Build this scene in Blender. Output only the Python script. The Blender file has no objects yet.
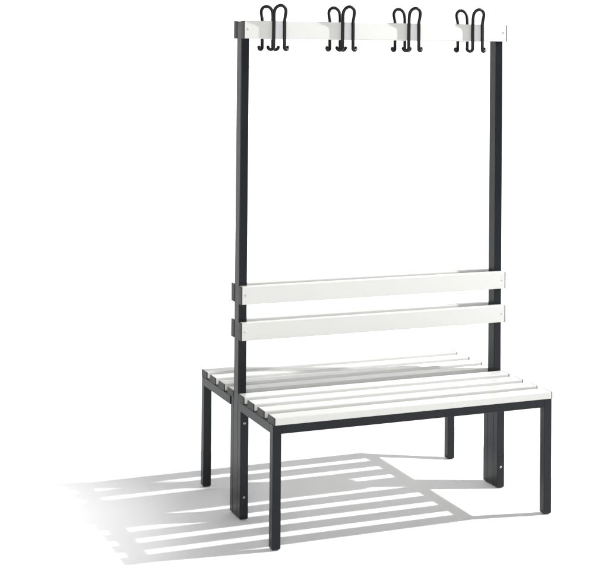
import bpy, bmesh, math
from mathutils import Vector, Matrix

S = bpy.context.scene
C = S.collection
R = math.radians
MM = 0.001

# ------------------------------------------------------------------ camera
cam_d = bpy.data.cameras.new('camera'); cam = bpy.data.objects.new('camera', cam_d); C.objects.link(cam)
S.camera = cam
YAW, PITCH, ROLL = R(22.526), R(1.013), R(0.479)
FPX, PX, PY = 1429.2, 323.16, 27.36
fw = Vector((math.sin(YAW)*math.cos(PITCH), math.cos(YAW)*math.cos(PITCH), math.sin(PITCH)))
rt = Vector((math.cos(YAW), -math.sin(YAW), 0)); up = rt.cross(fw)
r2 = rt*math.cos(ROLL) + up*math.sin(ROLL); u2 = up*math.cos(ROLL) - rt*math.sin(ROLL)
M = Matrix((r2, u2, -fw)).transposed().to_4x4(); M.translation = Vector((-1.5738, -4.5282, 1.5454))
cam.matrix_world = M
cam_d.sensor_width = 36; cam_d.lens = FPX/608*36
cam_d.shift_x = (304-PX)/608; cam_d.shift_y = (PY-284)/608
cam_d.clip_start = 0.05; cam_d.clip_end = 200

# ------------------------------------------------------------------ light
w = bpy.data.worlds.new('World'); S.world = w; w.use_nodes = True
w.node_tree.nodes['Background'].inputs[0].default_value = (1, 1, 1, 1)
w.node_tree.nodes['Background'].inputs[1].default_value = 0.27
S.view_settings.view_transform = 'Standard'; S.view_settings.look = 'None'
S.view_settings.exposure = 0; S.view_settings.gamma = 1

def aim(o, target):
    o.rotation_euler = (Vector(target)-o.location).to_track_quat('-Z', 'Y').to_euler()
def lamp(name, kind, loc, target, power, size=None, size_y=None, **kw):
    l = bpy.data.lights.new(name, kind); o = bpy.data.objects.new(name, l); C.objects.link(o)
    o.location = loc; aim(o, target); l.energy = power
    if kind == 'AREA':
        l.shape = 'RECTANGLE'; l.size = size; l.size_y = size_y or size
    else:
        l.shadow_soft_size = size
    for k, v in kw.items(): setattr(l, k, v)
    return o
# hard key lamp high on the right: throws the long shadow to the left
lamp('key_lamp', 'POINT', (2.88, -0.71, 3.00), (0.2, 0.3, 0.0), 760, 0.034)
# large soft box beside the camera: lights the faces turned to the viewer
lamp('front_softbox', 'AREA', (-1.6, -5.6, 1.9), (0.3, 0, 0.8), 205, 3.0, 2.0)
# lamps that wash the backdrop
lamp('backdrop_lamp', 'AREA', (0.3, 2.1, 4.6), (0.5, 4.1, 1.2), 60, 2.8, 0.5).data.spread = R(100)
lamp('backdrop_lamp', 'AREA', (4.2, 2.1, 4.6), (4.0, 4.1, 1.2), 60, 2.8, 0.5).data.spread = R(100)
# added spots, no known source: lighten the floor shadow so its left end fades
lamp('added_left_fill', 'SPOT', (-1.7, 0.3, 3.2), (-1.42, 0.2, 0), 205, 0.12, spot_size=R(44), spot_blend=0.36)
lamp('added_far_left_fill', 'SPOT', (-2.0, 0.4, 3.2), (-1.62, 0.35, 0), 300, 0.12, spot_size=R(41), spot_blend=0.5)  # second added spot, whitens the shadow further left

# ------------------------------------------------------------------ materials
def nodes(name):
    m = bpy.data.materials.new(name); m.use_nodes = True
    nt = m.node_tree; return m, nt, nt.nodes['Principled BSDF']
def material(name, col, rough, spec=0.5, coat=0, var=0.06, vscale=30, bump=0.0, bscale=900, metal=0, rvar=0.06):
    m, nt, b = nodes(name)
    tc = nt.nodes.new('ShaderNodeTexCoord')
    n = nt.nodes.new('ShaderNodeTexNoise'); n.inputs['Scale'].default_value = vscale; n.inputs['Detail'].default_value = 5
    nt.links.new(tc.outputs['Object'], n.inputs['Vector'])
    mr = nt.nodes.new('ShaderNodeMapRange'); mr.inputs[3].default_value = 1-var; mr.inputs[4].default_value = 1+var
    mr.inputs[1].default_value = .3; mr.inputs[2].default_value = .7
    nt.links.new(n.outputs['Fac'], mr.inputs[0])
    mx = nt.nodes.new('ShaderNodeVectorMath'); mx.operation = 'SCALE'; mx.inputs[0].default_value = col
    nt.links.new(mr.outputs[0], mx.inputs['Scale']); nt.links.new(mx.outputs[0], b.inputs['Base Color'])
    rr = nt.nodes.new('ShaderNodeMapRange'); rr.inputs[3].default_value = max(.02, rough-rvar); rr.inputs[4].default_value = rough+rvar
    rr.inputs[1].default_value = .3; rr.inputs[2].default_value = .7
    nt.links.new(n.outputs['Fac'], rr.inputs[0]); nt.links.new(rr.outputs[0], b.inputs['Roughness'])
    b.inputs['Specular IOR Level'].default_value = spec; b.inputs['Metallic'].default_value = metal
    b.inputs['Coat Weight'].default_value = coat; b.inputs['Coat Roughness'].default_value = .12
    if bump:
        n2 = nt.nodes.new('ShaderNodeTexNoise'); n2.inputs['Scale'].default_value = bscale; n2.inputs['Detail'].default_value = 3
        nt.links.new(tc.outputs['Object'], n2.inputs['Vector'])
        bp = nt.nodes.new('ShaderNodeBump'); bp.inputs['Strength'].default_value = bump; bp.inputs['Distance'].default_value = .0004
        nt.links.new(n2.outputs['Fac'], bp.inputs['Height']); nt.links.new(bp.outputs[0], b.inputs['Normal'])
    return m
STEEL = material('anthracite_powder_coat', (.0070, .0090, .0118), .32, .25, var=.05, vscale=9, rvar=.012, bump=0)
SLEEVE = material('black_plastic_sleeve', (.0072, .0086, .0108), .34, .25, var=.08, vscale=12, rvar=.012, bump=0)
CAP = material('dark_grey_plastic', (.022, .023, .022), .50, .42, var=.10, rvar=.02, bump=.05, bscale=400)
SLAT = material('white_plastic_slat', (.566, .568, .546), .36, .32, coat=0, var=.008, vscale=6, bump=.06, bscale=60, rvar=.03)
PLATE = material('cool_white_plastic', (.63, .63, .645), .35, .45, var=.01)
WIRE = material('black_coated_wire', (.005, .005, .006), .40, .24, var=.1, bump=.15)
ZINC = material('zinc_screw', (.50, .50, .49), .3, .5, metal=1, var=.1, vscale=300)
HOLE = material('dark_hole', (.006, .006, .006), .7, .2, var=.05)
PAPER = material('white_studio_paper', (.86, .86, .86), .95, .0, var=.004, vscale=2)

# ------------------------------------------------------------------ helpers
def link(name, bm, m, parent=None, smooth=False, label=None):
    bmesh.ops.recalc_face_normals(bm, faces=bm.faces)
    me = bpy.data.meshes.new(name); bm.to_mesh(me); bm.free()
    for mm_ in (m if isinstance(m, list) else [m]): me.materials.append(mm_)
    o = bpy.data.objects.new(name, me); C.objects.link(o)
    if smooth:
        for p in me.polygons: p.use_smooth = True
    if parent: o.parent = parent
    if label: o['label'] = label
    return o
def box(bm, x0, x1, y0, y1, z0, z1, bev=1.5, seg=2, only=None):
    """box in mm with rounded edges; only = axis index: round just the edges that run along it"""
    r = bmesh.ops.create_cube(bm, size=1)
    vs = r['verts']
    for v in vs:
        v.co = Vector(((x0+x1)/2+v.co.x*(x1-x0), (y0+y1)/2+v.co.y*(y1-y0), (z0+z1)/2+v.co.z*(z1-z0)))*MM
    if bev:
        es = {e for v in vs for e in v.link_edges}
        if only is not None:
            es = {e for e in es if abs((e.verts[0].co-e.verts[1].co).normalized()[only]) > .9}
        bmesh.ops.bevel(bm, geom=list(es), offset=bev*MM, segments=seg, profile=.5, affect='EDGES', clamp_overlap=True)
def boxobj(name, m, parent, *a, label=None, **k):
    bm = bmesh.new(); box(bm, *a, **k); o = link(name, bm, m, parent, label=label)
    return o
def tube(bm, pts, rad, sides=14):
    """round wire through points (mm), parallel-transported rings, domed ends"""
    P = [Vector(p)*MM for p in pts]; rad *= MM
    # domed ends
    t0 = (P[0]-P[1]).normalized(); t1 = (P[-1]-P[-2]).normalized()
    seq = [(P[0]+t0*rad*math.sin(a), rad*math.cos(a)) for a in (R(82), R(60), R(30))] + [(p, rad) for p in P] \
        + [(P[-1]+t1*rad*math.sin(a), rad*math.cos(a)) for a in (R(30), R(60), R(82))]
    n = None; rings = []
    for i, (p, r) in enumerate(seq):
        a = seq[max(i-1, 0)][0]; b = seq[min(i+1, len(seq)-1)][0]; t = (b-a).normalized()
        if n is None: n = t.orthogonal().normalized()
        n = (n-t*n.dot(t)).normalized(); q = t.cross(n)
        rings.append([bm.verts.new(p+(n*math.cos(k/sides*2*math.pi)+q*math.sin(k/sides*2*math.pi))*r) for k in range(sides)])
    for A, B in zip(rings, rings[1:]):
        for k in range(sides): bm.faces.new((A[k], A[(k+1) % sides], B[(k+1) % sides], B[k]))
    bm.faces.new(rings[0]); bm.faces.new(rings[-1])
def disc(bm, c, rad, depth, ny):
    """domed screw head facing ny (+-1 along Y), with a recessed socket"""
    N = 20; prof = [(0, -.35), (.34, -.35), (.40, 1.0), (.72, .92), (1.0, .35), (1.0, 0)]
    rings = []
    for rr, h in prof:
        if rr == 0: rings.append([bm.verts.new((Vector(c)+Vector((0, ny*h*depth, 0)))*MM)]); continue
        rings.append([bm.verts.new((Vector(c)+Vector((math.cos(k/N*2*math.pi)*rr*rad, ny*h*depth, math.sin(k/N*2*math.pi)*rr*rad)))*MM) for k in range(N)])
    for A, B in zip(rings, rings[1:]):
        for k in range(N):
            if len(A) == 1: bm.faces.new((A[0], B[k], B[(k+1) % N]))
            else: bm.faces.new((A[k], A[(k+1) % N], B[(k+1) % N], B[k]))
def screw(name, parent, x, y, z, ny, rad=3.4, depth=1.6):
    bm = bmesh.new(); disc(bm, (x, y, z), rad, depth, ny); return link(name, bm, ZINC, parent, smooth=False)

# ------------------------------------------------------------------ setting
bm = bmesh.new()
bmesh.ops.create_grid(bm, x_segments=1, y_segments=1, size=1)
for v in bm.verts: v.co = Vector((v.co.x*9+1, -9 if v.co.y < 0 else 2.6, 0))
o = link('floor', bm, PAPER); o['kind'] = 'structure'; o['label'] = 'seamless white studio floor under the bench'
bm = bmesh.new(); prof = [(2.6+1.5*math.sin(R(a)), 1.5-1.5*math.cos(R(a))) for a in range(0, 91, 6)] + [(4.1, 5.2)]
rows = [[bm.verts.new((x, y, z)) for x in (-8, 10)] for y, z in prof]
for A, B in zip(rows, rows[1:]): bm.faces.new((A[0], A[1], B[1], B[0]))
o = link('backdrop', bm, PAPER, smooth=True); o['kind'] = 'structure'; o['label'] = 'white curved studio backdrop behind the bench'

# ------------------------------------------------------------------ the bench (mm)
W, X0, X1 = 996, -3, 999          # posts 0..W, seat frames X0..X1
T = 28.5                          # leg and rail tube
PD = 44.5                         # post depth
FY = 362                          # outer legs' outer face
IY = PD/2 + T                     # inner legs' outer face
ZS, ST = 411.3, 23.3              # seat top, slat thickness
ZF = ZS - ST                      # top of the frames
SH = 122                          # height of the foot sleeves
bench = bpy.data.objects.new('cloakroom_bench', None); C.objects.link(bench)
bench['label'] = 'double sided cloakroom bench with white slats, anthracite steel frame and black coat hooks on top'
bench['category'] = 'bench'

def leg(x0, x1, y0, y1, ny, holes=False):
    l = boxobj('leg', STEEL, bench, x0, x1, y0, y1, SH, ZF, bev=2, only=2, seg=3)
    bm = bmesh.new(); box(bm, x0-.35, x1+.35, y0-.35, y1+.35, 0.2, SH, bev=0)
    low = [e for e in bm.edges if all(v.co.z < .01 for v in e.verts)]
    bmesh.ops.bevel(bm, geom=low, offset=9.5*MM, segments=5, profile=.5, affect='EDGES')
    es = [e for e in bm.edges if abs((e.verts[0].co-e.verts[1].co).normalized().z) > .9 and e.calc_length() > .05]
    bmesh.ops.bevel(bm, geom=es, offset=2*MM, segments=3, profile=.5, affect='EDGES')
    link('foot_sleeve', bm, SLEEVE, l)
    if holes:
        yf = (y0-.35) if ny < 0 else (y1+.35)
        bm = bmesh.new(); xc = (x0+x1)/2
        for dx in (-8, 8):
            for z in (SH-9, SH+9):
                q = (xc+dx, yf if z < SH else yf-ny*.35, z); disc(bm, q, 2.2, .5, ny)
        link('grip_dimple', bm, HOLE, l)
        for z in (75, 319):
            screw('bolt', l, xc, yf if z < SH else yf-ny*.35, z, ny, 4.4, 2.2)
    return l
for s in (-1, 1):                                        # front bench, rear bench
    def Y(a, b): return (min(s*a, s*b), max(s*a, s*b))
    for lx in ((X0, X0+T), (X1-T, X1)):
        y = Y(FY, FY-T); leg(*lx, *y, s)
    for lx in ((0, T), (W-T, W)):
        y = Y(IY, IY-T+.6); leg(*lx, *y, s, holes=True)
    for (ya, yb) in ((FY, FY-T), (IY, IY-T+.6)):
        y = Y(ya, yb)
        inner = ya == IY
        boxobj('frame_rail', STEEL, bench, (T if inner else X0+T)+.1, (W-T if inner else X1-T)-.1, *y, ZF-T, ZF, bev=1.6, only=0, seg=3)
    for lx in ((X0, X0+T), (X1-T, X1)):
        y = Y(IY+.3, FY-T-.1)
        boxobj('side_rail', STEEL, bench, *lx, *y, ZF-T, ZF, bev=1.6, only=1, seg=3)

def slat(name, y0, y1, z0, z1, screws=0, ny=-1, rad=2.6):
    o = boxobj(name, SLAT, bench, 2.6, W-2.6, y0, y1, z0, z1, bev=rad, only=0, seg=4)
    for x0, x1 in ((-1.8, 2.5), (W-2.5, W+1.8)):
        c = boxobj('end_cap', CAP, o, x0, x1, y0-.2, y1+.2, z0-.1, z1+.2, bev=1.1, seg=2)
    if screws:
        yf = y0 if ny < 0 else y1
        for x in (13.5, W-14.5): screw('screw', o, x, yf, (z0+z1)/2+1, ny, 3.3, 1.3)
    return o
PT, SW, SD = 95.7, 57.8, 368.7
for s in (-1, 1):
    for i in range(4):
        a = SD-i*PT; b = a-SW; y0, y1 = min(s*a, s*b), max(s*a, s*b)
        slat('seat_slat', y0, y1, ZF+.3, ZS)
TS = 27.5
H = 59.2
for s in (-1, 1):
    a, b = PD/2+.3, PD/2+.3+TS; y0, y1 = min(s*a, s*b), max(s*a, s*b)
    for z in (767.8, 648.4): slat('backrest_slat', y0, y1, z-H, z, True, s)
    slat('hook_rail', y0, y1, 1650-H, 1650, True, s)

# uprights: rectangular tube with a shallow groove down the side faces
for px0, px1 in ((0, T), (W-T, W)):
    p = boxobj('post', STEEL, bench, px0, px1, -PD/2, PD/2, SH, 1644, bev=2, only=2, seg=3)
    boxobj('top_plug', CAP, p, px0+.5, px1-.5, -PD/2+.5, PD/2-.5, 1644, 1647, bev=1)
    bm = bmesh.new(); box(bm, px0-.35, px1+.35, -PD/2, PD/2, 0.2, SH, bev=0)
    low = [e for e in bm.edges if all(v.co.z < .01 for v in e.verts)]
    bmesh.ops.bevel(bm, geom=low, offset=9.5*MM, segments=5, profile=.5, affect='EDGES')
    es = [e for e in bm.edges if abs((e.verts[0].co-e.verts[1].co).normalized().z) > .9 and e.calc_length() > .05]
    bmesh.ops.bevel(bm, geom=es, offset=2*MM, segments=3, profile=.5, affect='EDGES')
    link('foot_sleeve', bm, SLEEVE, p)

# coat hooks: bent wire loops on both faces of the hook rail
def hook(xc, s):
    y0 = PD/2+.3+TS; wr = 5.7; hw = 19.4; yl = y0+wr+.4
    half = []
    # from the tip of the curl, up the leg, over the loop (mirrored)
    for a in range(0, 181, 15):                          # J curl below the rail
        t = R(a)
        half.append((hw+8+8*math.cos(t), yl-12*(1-a/180), 1563-8.5*math.sin(t)))
    half += [(hw, yl, 1580), (hw, yl, 1600), (hw, yl, 1625), (hw-.3, yl, 1648), (hw, yl+1, 1658), (hw+1, yl+3.5, 1669), (hw+1.5, yl+7, 1680)]
    for a in (15, 30, 45, 60, 75, 90):
        t = R(a); half.append(((hw+1.5)*math.cos(t), yl+7+6*math.sin(t), 1680+22.5*math.sin(t)))
    pts = half + [(-x, y, z) for x, y, z in half[-2::-1]]
    bm = bmesh.new(); tube(bm, [(xc+x, s*y, z) for x, y, z in pts], wr)
    h = link('coat_hook', bm, WIRE, bench, smooth=True)
    ya, yb = sorted((s*(y0+.15), s*(y0+1.4)))
    boxobj('mounting_plate', PLATE, h, xc-17, xc+17, ya, yb, 1650-H-1.6, 1650.6, bev=.4)
    return h
for x in (122, 372.5, 623, 874):
    for s in (-1, 1): hook(x, s)

S.render.resolution_x, S.render.resolution_y = 1024, 957
